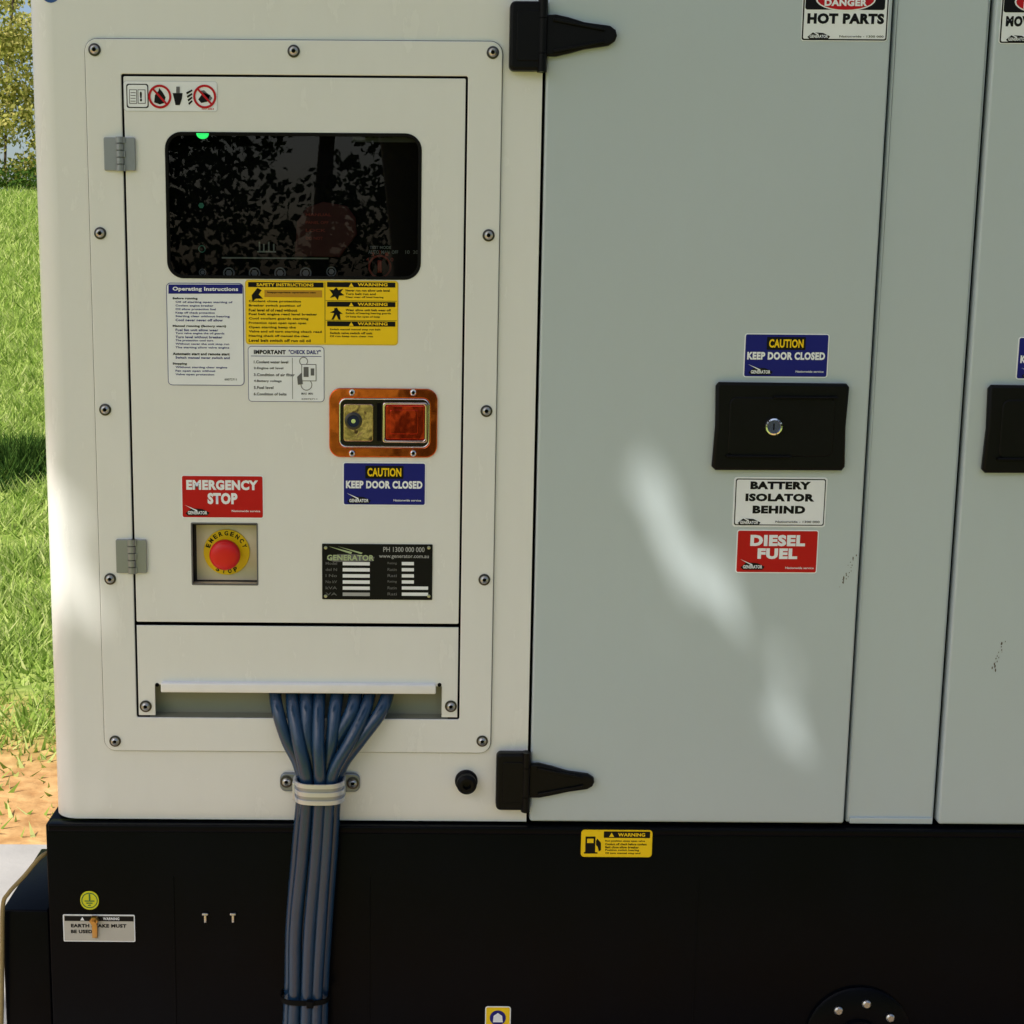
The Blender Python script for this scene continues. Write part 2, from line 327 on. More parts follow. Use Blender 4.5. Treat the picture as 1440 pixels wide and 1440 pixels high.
PD=.03
box(dw,'controller_fascia',W[0]-.02,W[2]+.02,PD,PD+.01,W[1]-.03,W[3]+.02,mat('fascia_black',(.003,.0035,.0035),.6,spec=.1))
def dtext(t,x0,y0,x1,y1,mt,b=.0): textbox(dw,t,*rc(x0,y0,x1,y1,PD),PD-.0005,mt,b)
DIM=mat('fascia_print_grey',(.45,.47,.47),.5); DRED=mat('shirt_reflection_red',(.09,.004,.005),.5); DG=mat('fascia_green',(.1,.45,.35),.5)
def dline(x0,y0,x1,y1,mt,l=.0004): flat(dw,'fascia_line',rrect(*rc(x0,y0,x1,y1,PD)),PD-l,mt)
dline(312,362,462,364,DIM)
for k,x in enumerate((364,370,377,384)): dline(x,340+(k%2)*3,x+2,353,DIM)
dline(362,353,388,355,DIM)
for x,y,r in ((285,387,5),(322,388,8),(358,388,8),(394,388,8),(430,388,8),(466,386,7)):
    y-=4
    X,Z=m(x,y,PD); plate(dw,'fascia_button_ring',[circ(X,Z,r*.001),circ(X,Z,r*.00078)],PD-.002,.0018,DIM); flat(dw,'fascia_button_mark',circ(X,Z,r*.0006,6),PD-.001,DIM)
FR=mat('fascia_red',(.50,.06,.035),.5)
X,Z=m(466,349,PD); plate(dw,'sync_lamp_ring',[circ(X,Z,.008),circ(X,Z,.0068)],PD-.001,.0008,GOLD); dtext('~',461,346,471,352,GOLD,.02)
X,Z=m(534,375,PD); plate(dw,'rotary_switch_ring',[circ(X,Z,.016,36),circ(X,Z,.0135,36)],PD-.0015,.001,FR)
lathe(dw,'rotary_switch_knob',X,Z,PD,[(.011,0),(.010,.014),(0,.015)],BLACKPL); a=rc(531,366,537,384,PD-.016); box(dw,'rotary_switch_grip',a[0],a[2],PD-.02,PD-.012,a[1],a[3],FR,.001)
for k in range(5):
    an=math.radians(30+k*30); textbox(dw,str(k),X+.0195*math.cos(an)-.002,Z+.0195*math.sin(an)-.0025,X+.0195*math.cos(an)+.002,Z+.0195*math.sin(an)+.0025,PD-.001,FR)
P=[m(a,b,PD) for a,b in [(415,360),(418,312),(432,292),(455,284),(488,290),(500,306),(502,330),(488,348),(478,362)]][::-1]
plate(dw,'red_reflection_shape',[P],PD-.006,.006,DRED,.001)  # red shape painted in for a shirt reflected in the glass
for k in range(4): textbox(dw,('MANUAL','PANEL OFF','LOCK','DO NOT')[k],*rc(430,300+k*11,466-k*4,304+k*11,PD-.006),PD-.0065,FR)  # small lettering laid on the red reflection shape
dtext('AUTO  MAN  OFF',518,352,560,357,DIM); dtext('TEST MODE',520,346,550,350,DIM); dtext('10  20',570,352,588,357,DIM)
X,Z=m(283,289,PD); flat(dw,'fascia_icon',circ(X,Z,.004,6),PD-.0005,DG); X,Z=m(284,350,PD); plate(dw,'fascia_icon_b',[circ(X,Z,.005,12),circ(X,Z,.004,12)],PD-.0005,.0003,DG)
flat(dw,'fascia_brand_plate',rrect(*rc(496,188,588,200,.01)),.01,mat('label_grey',(.16,.16,.17),.4)); textbox(dw,'GENERATOR CONTROL',*rc(500,191,552,194,.01),.0095,BLK)
X,Z=m(285,188,DD); P=[(X+.0085*math.cos(a),Z+.0005-.0075*math.sin(a)) for a in [math.pi*i/12 for i in range(13)]][::-1]
plate(dw,'indicator_led',[P],DD-.0018,.003,LED,.0006)
# ---------------------------------------------------------------- stickers on inner door
s=Sticker('pictogram_sticker',174,114,306,157,WHT,DD,.004,border=mat('print_pale',(.60,.62,.66),.4),bw=.0008)
s.rect(178,118,209,152,BLK,1,.003); s.rect(179.5,119.5,207.5,150.5,WHT,2,.003)
for q in ((182,126,193,146),(194,126,205,146)):
    s.rect(*q,GREY,3); s.rect(q[0]+1,q[1]+1,q[2]-1,q[3]-1,WHT,4)
for k in range(4): s.rect(184,130+k*4,191,131+k*4,GREY,5)
s.text('!',197,129,200,143,BLK,5,.04)
for cx in (225,288):
    s.ring(cx,136,15.5,12.5,RED,3)
    s.poly([(cx-11,126),(cx-9,124),(cx+11,146),(cx+9,148)],RED,4)
s.poly([(217,144),(218,134),(223,128),(224,124),(229,130),(233,137),(231,145),(225,147)],BLK,2); s.poly([(279,140),(286,130),(296,134),(292,143),(283,145)],BLK,2); s.poly([(281,128),(287,127),(299,138),(296,142)],GREY,2)
s.poly([(243,131),(257,131),(256,139),(253,148),(247,148),(245,139)],BLK,2); s.poly([(248,122),(253,122),(253,131),(248,131)],GREY,3)
for k in range(4): s.poly([(262+k*1,130+k*5),(270,126+k*5),(271,128+k*5),(263+k*1,133+k*5)],BLK,2)
s.text('ISO 3864',284,152,301,154.5,RED,1)
s=Sticker('operating_instructions_sticker',235,398,343,542,WHT,DD,.006,border=BLUE,bw=.0009)
s.poly([(237,400),(341,400),(341,413),(237,413)],BLUE,1); s.text('Operating Instructions',243,403.5,335,410.5,WHT,2,.02)
y=418
for ttl,nr in (('Before running',6),('Manual running (factory start)',6),('Automatic start and remote start',1),('Stopping',3)):
    s.text(ttl,243,y,243+len(ttl)*2.5,y+3.8,BLK,1,.03); y+=5.4
    s.lines(247,y,333,nr,5.0,3.5,BLUE); y+=nr*5.0+3.5
s.text('60072711',316,532,333,535,BLK,1)
s=Sticker('safety_instructions_sticker',345,394,560,485,YEL,DD,.005,border=mat('print_amber',(.75,.52,.03),.4))
s.rect(349,397,455,404,BLK,1); s.text('SAFETY INSTRUCTIONS',361,398.3,441,402.8,YEL,2,.02)
s.poly([(354,415),(362,405),(368,408),(364,414),(370,420),(360,420),(355,424)],BLK,1); s.rect(372,408,453,418,GOLD,1)
s.text('Inappropriate operation can',376,410,444,413,BLK,2,.02)
s.lines(350,422,453,10,6.1,4.0,BLK)
for k in range(3):
    yy=397+k*27.5
    s.rect(460,yy,556,yy+7,BLK,1); s.text('WARNING',503,yy+1.2,545,yy+5.6,YEL,2,.02); s.tri(494,yy+3.5,5.5,YEL,2)
    s.lines(486 if k<2 else 464,yy+10,552,3,4.8,3.2,BLK)
    if k==0: s.poly([(466,yy+14),(463,yy+10),(469,yy+11),(473,yy+7),(476,yy+11),(483,yy+9),(479,yy+14),(484,yy+18),(477,yy+19),(475,yy+25),(471,yy+20),(464,yy+22),(468,yy+17)],BLK,1)
    if k==1: s.poly([(470,yy+9),(474,yy+8),(476,yy+12),(482,yy+17),(478,yy+17),(479,yy+25),(476,yy+25),(473,yy+18),(469,yy+25),(466,yy+25),(470,yy+16),(464,yy+15),(470,yy+12)],BLK,1)
    if k: s.rect(458,yy-1.6,558,yy-1,BLK,1)
s.rect(456.7,397,457.4,482,BLK,1)
s=Sticker('daily_check_sticker',349,487,456,565,WHT,DD,.005,border=BLUE,bw=.0007)
s.text('IMPORTANT',357,492,402,498,BLK,1,.03); s.text('"CHECK DAILY"',406,492,451,498,BLUE,1,.02); s.rect(353,500.5,452,501.3,BLUE,1)
for k,t in enumerate(('1.Coolant water level','2.Engine oil level','3.Condition of air filter','4.Battery voltage','5.Fuel level','6.Condition of belts')):
    s.text(t,357,507+k*9,357+len(t)*2.3,511+k*9,BLK,1,.015)
s.rect(411,503,411.7,561,GREY,1)
s.rect(424,512,445,536,GREY,1); s.rect(425,513,444,535,WHT,2); s.rect(427,516,434,530,GREY,3); s.rect(437,518,442,528,GREY,3); s.ring(431,541,8,7,GREY,1); s.poly([(418,530),(424,524),(426,540),(419,541)],GREY,3); s.ring(427,508,6,5,GREY,1)
s.text('MAX  MIN',424,552,440,555,BLK,1); s.text('60072711',424,560,446,562,BLK,1)
def caution(x0,y0,x1,y1,yd):
    s=Sticker('caution_sign',x0,y0,x1,y1,BLUE,yd,.004,border=WHT); w=x1-x0
    cx=(x0+x1)/2; f=w/118
    s.rect(cx-27*f,y0+5,cx+27*f,y0+23,BLK,1,.001); s.text('CAUTION',cx-24*f,y0+8,cx+24*f,y0+20,YEL,2,.02)
    s.text('KEEP DOOR CLOSED',x0+4.5*f,y0+26,x1-5*f,y0+37,WHT,1,.032)
    s.logo(x0+6*f,y0+47,34*f); s.text('Nationwide service',x1-46*f,y0+52,x1-7*f,y0+55,WHT,1)
caution(482,650,599,711,DD); caution(1046,469,1165,531,DR); caution(1430,474,1549,534,DR)
s=Sticker('emergency_stop_sign',255,668,371,729,RED,DD,.004,border=WHT)
s.text('EMERGENCY',262,675,363,689,WHT,1,.034); s.text('STOP',292,693,334,709,WHT,1,.034); s.logo(261,714,34); s.text('Nationwide service',326,717,366,720,WHT,1)
s=Sticker('diesel_fuel_sign',1035,745,1150,806,RED,DR,.004,border=WHT)
s.text('DIESEL',1055,752,1132,768,WHT,1,.034); s.text('FUEL',1065,771,1121,786,WHT,1,.034); s.logo(1041,790,34); s.text('Nationwide service',1104,797,1144,800,WHT,1)
s=Sticker('battery_isolator_sign',1031,671,1162,741,WHT,DR,.004,border=WHT,bw=.001)
s.rect(1033.2,673.2,1159.8,738.8,BLK,1,.003); s.rect(1034.6,674.6,1158.4,737.4,WHT,2,.0025)
s.text('BATTERY',1055,677,1140,688,BLK,3,.036); s.text('ISOLATOR',1048,694,1145,705,BLK,3,.036); s.text('BEHIND',1058,711,1132,722,BLK,3,.036); s.y-=.0005; s.logo(1037,728,32); s.text('Nationwide - 1300 000',1090,732,1152,735,BLK,3)
def danger(x0,y0,x1,y1,t,yd=DR):
    s=Sticker('danger_sign',x0,y0,x1,y1,BLK,yd,.004,border=WHT,bw=.001)
    s.rect(x0+3,y0+3,x1-3,y1-3,WHT,1,.002); cx=(x0+x1)/2
    s.rect(x0+5,y0+5,x1-5,y0+46,BLK,2,.003); s.disc(cx,y0+31,38,WHT,3,1.05,.40); s.disc(cx,y0+31,36,RED,4,1.05,.38); s.text('DANGER',cx-30,y0+31,cx+30,y0+41,WHT,5,.03)
    s.text(t,x0+7,y0+51,x1-7,y0+66,BLK,2,.036); s.logo(x0+7,y1-13,32); s.text('Nationwide - 1300 000',x0+52,y1-8,x1-8,y1-5,BLK,2)
danger(1128,-32,1250,58,'HOT PARTS'); danger(1407,-28,1530,62,'MOVING PARTS')
# ---------------------------------------------------------------- e-stop
es=empty('emergency_stop_button',((E[0]+E[2])/2,DD,(E[1]+E[3])/2))
ed=.018
for nm,a,mt_ in (('recess_back',(E[0]-.003,E[2]+.003,ed,ed+.003,E[1]-.003,E[3]+.003),CREAM),('recess_left',(E[0]-.003,E[0]-.0003,DD+.004,ed,E[1]-.003,E[3]+.003),DARK),('recess_right',(E[2]+.0003,E[2]+.003,DD+.004,ed,E[1]-.003,E[3]+.003),DARK),
  ('recess_top',(E[0],E[2],DD+.004,ed,E[3]+.0003,E[3]+.003),DARK),('recess_bottom',(E[0],E[2],DD+.004,ed,E[1]-.003,E[1]-.0003),CREAM)): box(es,nm,*a,mt_)  # side and top walls coloured dark to paint in the recess shade
plate(es,'recess_shadow_ring',[rrect(E[0]-.0005,E[1]-.0005,E[2]+.0005,E[3]+.0005,.002),rrect(E[0]+.0035,E[1]+.002,E[2]-.003,E[3]-.006,.001)],ed-.0012,.001,mat('recess_painted_shadow',(.03,.027,.022),.8))  # dark ring, widest at the top, paints the shadow inside the recess
plate(es,'recess_edge_trim',[rrect(E[0]-.001,E[1]-.001,E[2]+.001,E[3]+.001,.002),rrect(E[0]+.001,E[1]+.001,E[2]-.001,E[3]-.001,.001)],DD-.0006,.003,GREY)
X,Z=m(319,776,ed)
lathe(es,'yellow_collar',X,Z,ed,[(.033,0),(.033,.002),(.0325,.003),(0,.003)],YEL,40)
for i,ch in enumerate('EMERGENCY'):
    a=math.radians(160-i*17.5); r=.0275
    textbox(es,ch,X+r*math.cos(a)-.0026,Z+r*math.sin(a)-.0032,X+r*math.cos(a)+.0026,Z+r*math.sin(a)+.0032,ed-.0035,BLK,.02,rot=a-math.pi/2)
for i,ch in enumerate('STOP'):
    a=math.radians(243+i*18); r=.0275
    textbox(es,ch,X+r*math.cos(a)-.0026,Z+r*math.sin(a)-.0032,X+r*math.cos(a)+.0026,Z+r*math.sin(a)+.0032,ed-.0035,BLK,.02,rot=a+math.pi/2)
lathe(es,'button_stem',X,Z,ed-.003,[(.015,0),(.015,.012),(.012,.014),(0,.014)],BLACKPL)
lathe(es,'red_mushroom_head',X,Z,ed-.014,[(.013,0),(.020,.002),(.0218,.006),(.0216,.011),(.0195,.016),(.015,.0185),(.008,.0195),(0,.0198)],REDB,40)
# ---------------------------------------------------------------- nameplate
s=Sticker('rating_plate',453,765,608,843,BLK,DD,.001,thk=.0012)
PG=mat('plate_green',(.40,.5,.28),.4); PGY=mat('plate_grey',(.40,.41,.42),.4)
s.poly([(459,786),(475,779),(500,779),(527,783),(524,789),(470,790)],GREY,1); s.text('GENERATOR',460,780,526,788,PG,2,.02); s.poly([(462,768),(495,776),(494,779)],PG,1); s.poly([(475,768),(510,777),(508,779)],PG,1)
s.text('PH 1300 000 000',539,769,597,776,PGY,1); s.text('www.generator.com.au',533,780,603,786,PGY,1)
for k in range(6):
    y=790+k*8.6
    s.text('Model No kVA'[k*2:k*2+5].strip() or 'kW',458,y,474,y+4,GREY,1); s.rect(482,y,520,y+4.8,WHT if k!=5 else PGY,1); s.text('Rating'[:6-k%3],545,y,558,y+4,GREY,1)
    s.rect(565,y,582 if k<4 else 602,y+4.6,WHT,1)
for a,b in ((458,770),(603,770),(458,838),(603,838)):
    X,Z=m(a,b,DD); lathe(s.e,'rivet',X,Z,DD-.0012,[(.0025,0),(.0022,.001),(0,.0015)],STEEL,12)
# ---------------------------------------------------------------- paddle latch
L0=rc(463,546,615,643,DD); la=empty('paddle_latch',((L0[0]+L0[2])/2,DD,(L0[1]+L0[3])/2))
I=rc(477,560,604,629,DD)
plate(la,'latch_flange',[rrect(*L0,.016,8),rrect(*I,.010,8)],DD-.003,.003,ORANGE_REFL,.0014)
plate(la,'dish_rim',[rrect(I[0],I[1],I[2],I[3],.010,8),rrect(I[0]+.002,I[1]+.002,I[2]-.002,I[3]-.002,.008,8)],DD-.004,.004,CHROME,.0009)
flat(la,'dish_floor',rrect(I[0]+.002,I[1]+.002,I[2]-.002,I[3]-.002,.008,8),DD-.0004,mat('dish_dark',(.012,.006,.005),.25,metal=.3))
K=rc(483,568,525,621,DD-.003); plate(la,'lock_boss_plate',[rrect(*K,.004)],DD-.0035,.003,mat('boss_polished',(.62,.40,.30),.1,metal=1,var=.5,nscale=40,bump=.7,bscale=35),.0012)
X,Z=m(497,592,DD-.004); lathe(la,'lock_ring',X,Z,DD-.0035,[(.012,0),(.012,.003),(.0105,.0042),(.0085,.0042),(.0085,.002)],DSTEEL); lathe(la,'lock_core',X,Z,DD-.0035,[(.0085,0),(.0085,.003),(0,.003)],mat('lock_blue',(.01,.015,.07),.25,metal=.3)); lathe(la,'lock_pin',X,Z,DD-.0065,[(.003,0),(.003,.0008),(0,.0008)],CHROME,16)
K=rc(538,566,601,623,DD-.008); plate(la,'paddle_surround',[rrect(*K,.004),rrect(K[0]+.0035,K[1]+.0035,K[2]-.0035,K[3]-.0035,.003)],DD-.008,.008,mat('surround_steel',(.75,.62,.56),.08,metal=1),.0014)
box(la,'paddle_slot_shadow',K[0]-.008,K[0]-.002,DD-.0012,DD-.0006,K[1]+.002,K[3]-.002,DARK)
plate(la,'paddle',[rrect(K[0]+.0038,K[1]+.0038,K[2]-.0038,K[3]-.0038,.003)],DD-.0055,.005,ORANGE_REFL2,.0018)
plate(la,'paddle_press_panel',[rrect(K[0]+.010,K[1]+.012,K[2]-.013,K[3]-.010,.003)],DD-.0068,.002,ORANGE_REFL2,.0008)
for i,(a,b) in enumerate([(495,552),(581,552),(495,637),(581,637)]): bolt(la,a,b,DD-.003,.0058,CHROME,washer=False,name='latch_screw_%d'%i)
# ---------------------------------------------------------------- door handles on the big doors
def door_handle(x0,y0,x1,y1,keyx,keyy):
    H=rc(x0,y0,x1,y1,DR-.01); e=empty('door_handle',((H[0]+H[2])/2,DR,(H[1]+H[3])/2)); w=H[2]-H[0]; h=H[3]-H[1]
    base=[(H[0]+.001,H[3]-.005),(H[0]+.005,H[3]),(H[2]-.005,H[3]-.001),(H[2]-.001,H[3]-.006),(H[2]-.003,(H[1]+H[3])/2),(H[2]-.001,H[1]+.006),(H[2]-.005,H[1]+.0005),(H[0]+.005,H[1]),(H[0],H[1]+.005),(H[0]+.0025,(H[1]+H[3])/2)][::-1]
    plate(e,'mounting_flange',[base],DR-.011,.011,BLACKPL,.004)
    plate(e,'paddle',[rrect(H[0]+.020,H[1]+.020,H[2]-.020,H[3]-.020,.010)],DR-.0125,.004,BLACKPL,.0018)
    plate(e,'paddle_upper_rib',[rrect(H[0]+w*.43,H[3]-.022,H[2]-.018,H[3]-.0185,.001)],DR-.017,.006,BLACKPL,.0014)
    plate(e,'paddle_lower_rib',[rrect(H[0]+.018,H[1]+.0185,H[2]-w*.42,H[1]+.022,.001)],DR-.017,.006,BLACKPL,.0014)
    X,Z=m(keyx,keyy,DR-.015)
    lathe(e,'lock_bezel',X,Z,DR-.012,[(.0125,0),(.0125,.003),(.0115,.0055),(.0095,.006),(.0088,.005),(.0088,.003)],CHROME,32)
    lathe(e,'lock_core',X,Z,DR-.012,[(.0088,0),(.0088,.0038),(0,.0038)],mat('lock_blue_big',(.10,.11,.26),.25,metal=.7)); flat(e,'keyway',rrect(X-.0009,Z-.0045,X+.0009,Z+.0045),DR-.0162,DARK)
door_handle(1004,538,1193,662,1088,600); door_handle(1386,542,1575,666,1470,604)
# ---------------------------------------------------------------- heavy strap hinges
def strap_hinge(bx0,by0,bx1,by1,kx0,kx1,pts,ribs):
    B=rc(bx0,by0,bx1,by1,DR-.012); e=empty('strap_hinge',((B[0]+B[2])/2,0,(B[1]+B[3])/2))
    plate(e,'fixed_block',[rrect(B[0],B[1],B[2],B[3],.007)],-.018,.0185,BLACKPL,.004)
    plate(e,'fixed_block_panel',[rrect(B[0]+.009,B[1]+.012,B[2]-.008,B[3]-.012,.004)],-.0195,.003,BLACKPL,.001)
    xk=(m(kx0,(by0+by1)/2,-.02)[0]+m(kx1,(by0+by1)/2,-.02)[0])/2; rk=.0065
    for k,(f0,f1) in enumerate(((-.02,.24),(.25,.75),(.76,1.02))):
        loop=[(xk+rk*math.cos(a),-.014+rk*1.3*math.sin(a)) for a in [2*math.pi*i/20 for i in range(20)]]
        prism(e,'knuckle_%d'%k,loop,B[1]+(B[3]-B[1])*f0,B[1]+(B[3]-B[1])*f1,BLACKPL)
    P=[m(a,b,DR-.008) for a,b in pts][::-1]
    plate(e,'strap_arm',[P],DR-.010,.0105,BLACKPL,.003)
    for a in ribs: Q=[m(u,v,DR-.01) for u,v in a][::-1]; plate(e,'arm_rib',[Q],DR-.0135,.004,BLACKPL,.001)
strap_hinge(717,1,768,99,757,770,[(764,21),(782,20),(800,24),(822,31),(858,36),(866,42),(868,50),(865,58),(856,64),(822,69),(800,75),(782,79),(764,79)],[[(778,25),(850,41),(850,44),(778,30)],[(778,70),(850,57),(850,60),(778,75)]])
strap_hinge(698,1060,744,1140,734,746,[(740,1075),(758,1074),(775,1078),(798,1085),(827,1089),(835,1094),(836,1100),(833,1106),(826,1110),(798,1114),(775,1119),(758,1122),(740,1122)],[[(756,1079),(820,1092),(820,1095),(756,1083)],[(756,1115),(820,1103),(820,1106),(756,1119)]])
X,Z=m(656,1101,-.01); rb=empty('rubber_buffer',(X,0,Z))
lathe(rb,'buffer_body',X,Z,0,[(.0165,0),(.0165,.003),(.0135,.006),(.0145,.014),(.0145,.018),(.010,.022),(.006,.022),(.005,.016),(0,.016)],BLACKPL,32)
# ---------------------------------------------------------------- cables
cb=empty('power_cable_bundle',(m(440,1200,-.03)[0],-.03,.7))
starts=[386,410,430,449,474,500,520,545]
cl=[-1.65,-1.1,-.45,.2,.75,.15,1.2,1.7]
dep=[-.026,-.044,-.030,-.048,-.033,-.022,-.046,-.027]
random.seed(3)
for i,(sx,c,dy) in enumerate(zip(starts,cl,dep)):
    X0,Z0=m(sx,985,.0)
    Xc,Zc=m(448,1110,-.03); Xd,Zd=m(441,1200,-.03); Xe,Ze=m(434,1300,-.03); Xf,Zf=m(430,1400,-.03)
    pts=[(X0*.97+Xc*.03,.019,Z0+.05),(X0,.010,Z0+.012),(X0+ (Xc-X0)*.10,-.014-.1*abs(dy),Z0-.012)]
    tx=Xc+c*.0140
    pts+= [(X0+(tx-X0)*.50+random.uniform(-.002,.002),(dy-.018)*.62,Z0-.05),(tx+(X0-tx)*.12,dy,Zc+.035),(tx,dy,Zc),(Xd+c*.0142+random.uniform(-.0015,.0015),dy-.002,Zd),(Xe+c*.0145+random.uniform(-.002,.002),dy-.004,Ze),(Xf+c*.014,dy-.004,Zf),(Xf+c*.016-.005,dy-.006,.4),(Xf+c*.02-.01,dy-.02,.12),(Xf+c*.05-.01,dy-.14,.02+.012*(i%2)),(Xf+c*.08-.12,dy-.6,.022)]
    tube(cb,'cable_%d'%i,pts,(.0092,.0098,.0102)[i%3],CABLE,12,5)
Xf,Zf=m(429,1400,-.04)
def loopband(parent,name,xc,yc,zc,rx,ry,h,mt,t=.0015,y_open=None):
    n=40; o=[];inn=[]
    sup=lambda a,p: math.copysign(abs(a)**p,a)
    o=[(xc+(rx+t)*sup(math.cos(2*math.pi*i/n),.7),yc+(ry+t)*sup(math.sin(2*math.pi*i/n),.7)) for i in range(n)]
    inn=[(xc+rx*sup(math.cos(2*math.pi*i/n),.7),yc+ry*sup(math.sin(2*math.pi*i/n),.7)) for i in range(n)]
    vs=[];
    for x,y in o: vs+=[(x,y,zc-h/2),(x,y,zc+h/2)]
    for x,y in inn: vs+=[(x,y,zc-h/2),(x,y,zc+h/2)]
    fs=[]
    for i in range(n):
        j=(i+1)%n
        fs+=[(2*i,2*j,2*j+1,2*i+1),(2*n+2*i,2*n+2*i+1,2*n+2*j+1,2*n+2*j),(2*i+1,2*j+1,2*n+2*j+1,2*n+2*i+1),(2*i,2*n+2*i,2*n+2*j,2*j)]
    me=bpy.data.meshes.new(name); me.from_pydata(vs,[],fs); me.update(); return link(me,name,parent,mt,smooth=True,ang=50)
loopband(cb,'cable_tie',Xf,-.040,Zf,.0345,.022,.0075,RUB)
box(cb,'cable_tie_head',Xf+.004,Xf+.014,-.069,-.060,Zf-.005,Zf+.005,RUB,.001)
X,Z=m(449,1114,-.05); sc=empty('cable_saddle_clamp',(X,-.03,Z))
GALV=mat('galvanised_white',(.62,.65,.68),.32,metal=.45,bump=.15)
loopband(sc,'saddle_band',X,-.033,Z,.0325,.0275,.030,mat('galvanised_shade',(.34,.37,.42),.35,metal=.6),.002)
for k,dz in enumerate((.0125,.0005,-.0115)): loopband(sc,'saddle_bead_%d'%k,X,-.033,Z+dz,.0345,.0295,.0062,GALV,.0016)
Xa,Za=m(450,1100,-.004); EAR=mat('clamp_ear_zinc',(.20,.235,.28),.35,metal=.6,bump=.2)
for sg in (-1,1):
    plate(sc,'clamp_ear',[rrect(min(Xa+sg*.020,Xa+sg*.058),Za-.014,max(Xa+sg*.020,Xa+sg*.058),Za+.014,.009)],-.006,.0058,EAR,.0018)
    box(sc,'clamp_leg',min(Xa+sg*.0335,Xa+sg*.0375),max(Xa+sg*.0335,Xa+sg*.0375),-.036,-.004,Za-.016,Za+.011,GALV,.001)
bolt(sc,403,1099,-.006,.0078,STEEL,name='clamp_bolt_a'); bolt(sc,496,1101,-.006,.0078,STEEL,name='clamp_bolt_b')
# ---------------------------------------------------------------- stickers on base
s=Sticker('fuel_warning_sticker',817,1167,917,1205,YEL,DB-.003,.005,border=YEL)
s.rect(849,1169,914,1178,BLK,1,.001); s.text('WARNING',869,1171,907,1176,YEL,2,.02); s.tri(860,1173.5,6,YEL,2); s.lines(851,1181,910,5,4.3,3.1,BLK)
s.rect(823,1176,837,1198,BLK,1); s.rect(825.5,1179,834.5,1185,YEL,2); s.poly([(838,1182),(840,1179),(845,1185),(845,1195),(842,1197),(840,1190),(838,1188)],BLK,1); s.rect(821,1198,840,1200,BLK,1)
EG=mat('earth_green',(.03,.16,.05),.4)
s=Sticker('earth_symbol_sticker',113,1253,139,1279,mat('earth_yellow',srgb(215,215,30),.4),DB-.001,.0129)
s.ring(126,1266,12,10.6,EG,1); s.rect(125,1257,127,1266,EG,2)
for k,w in enumerate((7,4.5,2)): s.rect(126-w,1266+k*3,126+w,1267.5+k*3,EG,2)
s=Sticker('earth_stake_label',89,1286,190,1324,mat('label_dirty',(.50,.49,.45),.5),DB-.001,.002,border=WHT)
s.rect(91,1288,188,1295,BLK,1); s.text('WARNING',145,1289.5,168,1293.5,WHT,2,.02); s.tri(116,1291.5,5,WHT,2)
s.text('EARTH STAKE MUST',100,1299,178,1304,BLK,1,.03); s.text('BE USED',100,1307,130,1312,BLK,1,.03)
X,Z=m(132,1305,DB-.01); lg=empty('earth_terminal',(X,DB,Z))
box(lg,'terminal_tab',X-.004,X+.004,DB-.006,DB-.0022,Z-.018,Z+.010,BRASS,.001); lathe(lg,'terminal_nut',X,Z+.010,DB-.003,[(.007,0),(.007,.006),(.006,.008),(.0035,.008),(.0035,.013),(0,.013)],BRASS,6)
s=Sticker('manual_notice_sticker',682,1415,718,1462,YEL,DB-.001,.004,border=WHT)
s.ring(700,1431,12,11,BLUE,1); s.disc(700,1431,11,BLUE,1); s.poly([(693,1437),(694,1428),(700,1424),(706,1428),(707,1437)],WHT,2)
s=Sticker('round_blue_sticker',56,-26,86,4,mat('round_blue',(.01,.08,.32),.4),0,.0149)
sc_=mat('scuff_brown',(.10,.075,.05),.7)
for n,(a,b,k) in enumerate([(1203,782,20),(1412,900,16)]):
    sp=empty('scuff_mark',(m(a,b)[0],DR,m(a,b)[1]))
    for i in range(k):
        t=i/k; X,Z=m(a-t*(22 if n==0 else 16)+random.uniform(-3,3),b+t*45+random.uniform(-3,3),DR)
        if n==0: X=min(X,G2-.009)
        r=random.uniform(.0003,.0011)
        flat(sp,'speck_%d'%i,circ(X,Z,r,7,1,random.uniform(1,3)),DR-.0003,sc_)
st=empty('tie_down_strap',(m(10,1250,.05)[0],.05,.7))
pts=[(m(67,1196,.02)[0]+.02,.03,m(67,1196,.02)[1]),(m(60,1203,.0)[0],.0,m(60,1203,.0)[1]),(m(34,1232,-.01)[0],-.01,m(34,1232,-.01)[1]),(m(12,1256,-.02)[0],-.02,m(12,1256,-.02)[1]),(m(4,1275,-.02)[0],-.02,m(4,1275,-.02)[1]),(m(3,1340,-.02)[0],-.02,m(3,1340,-.02)[1]),(m(2,1440,-.02)[0],-.02,m(2,1440,-.02)[1]),(m(0,1700,-.02)[0],-.02,.3),(m(0,1700,-.02)[0],-.02,.015)]
tube(st,'webbing',pts,.0032,STRAP,10,3)
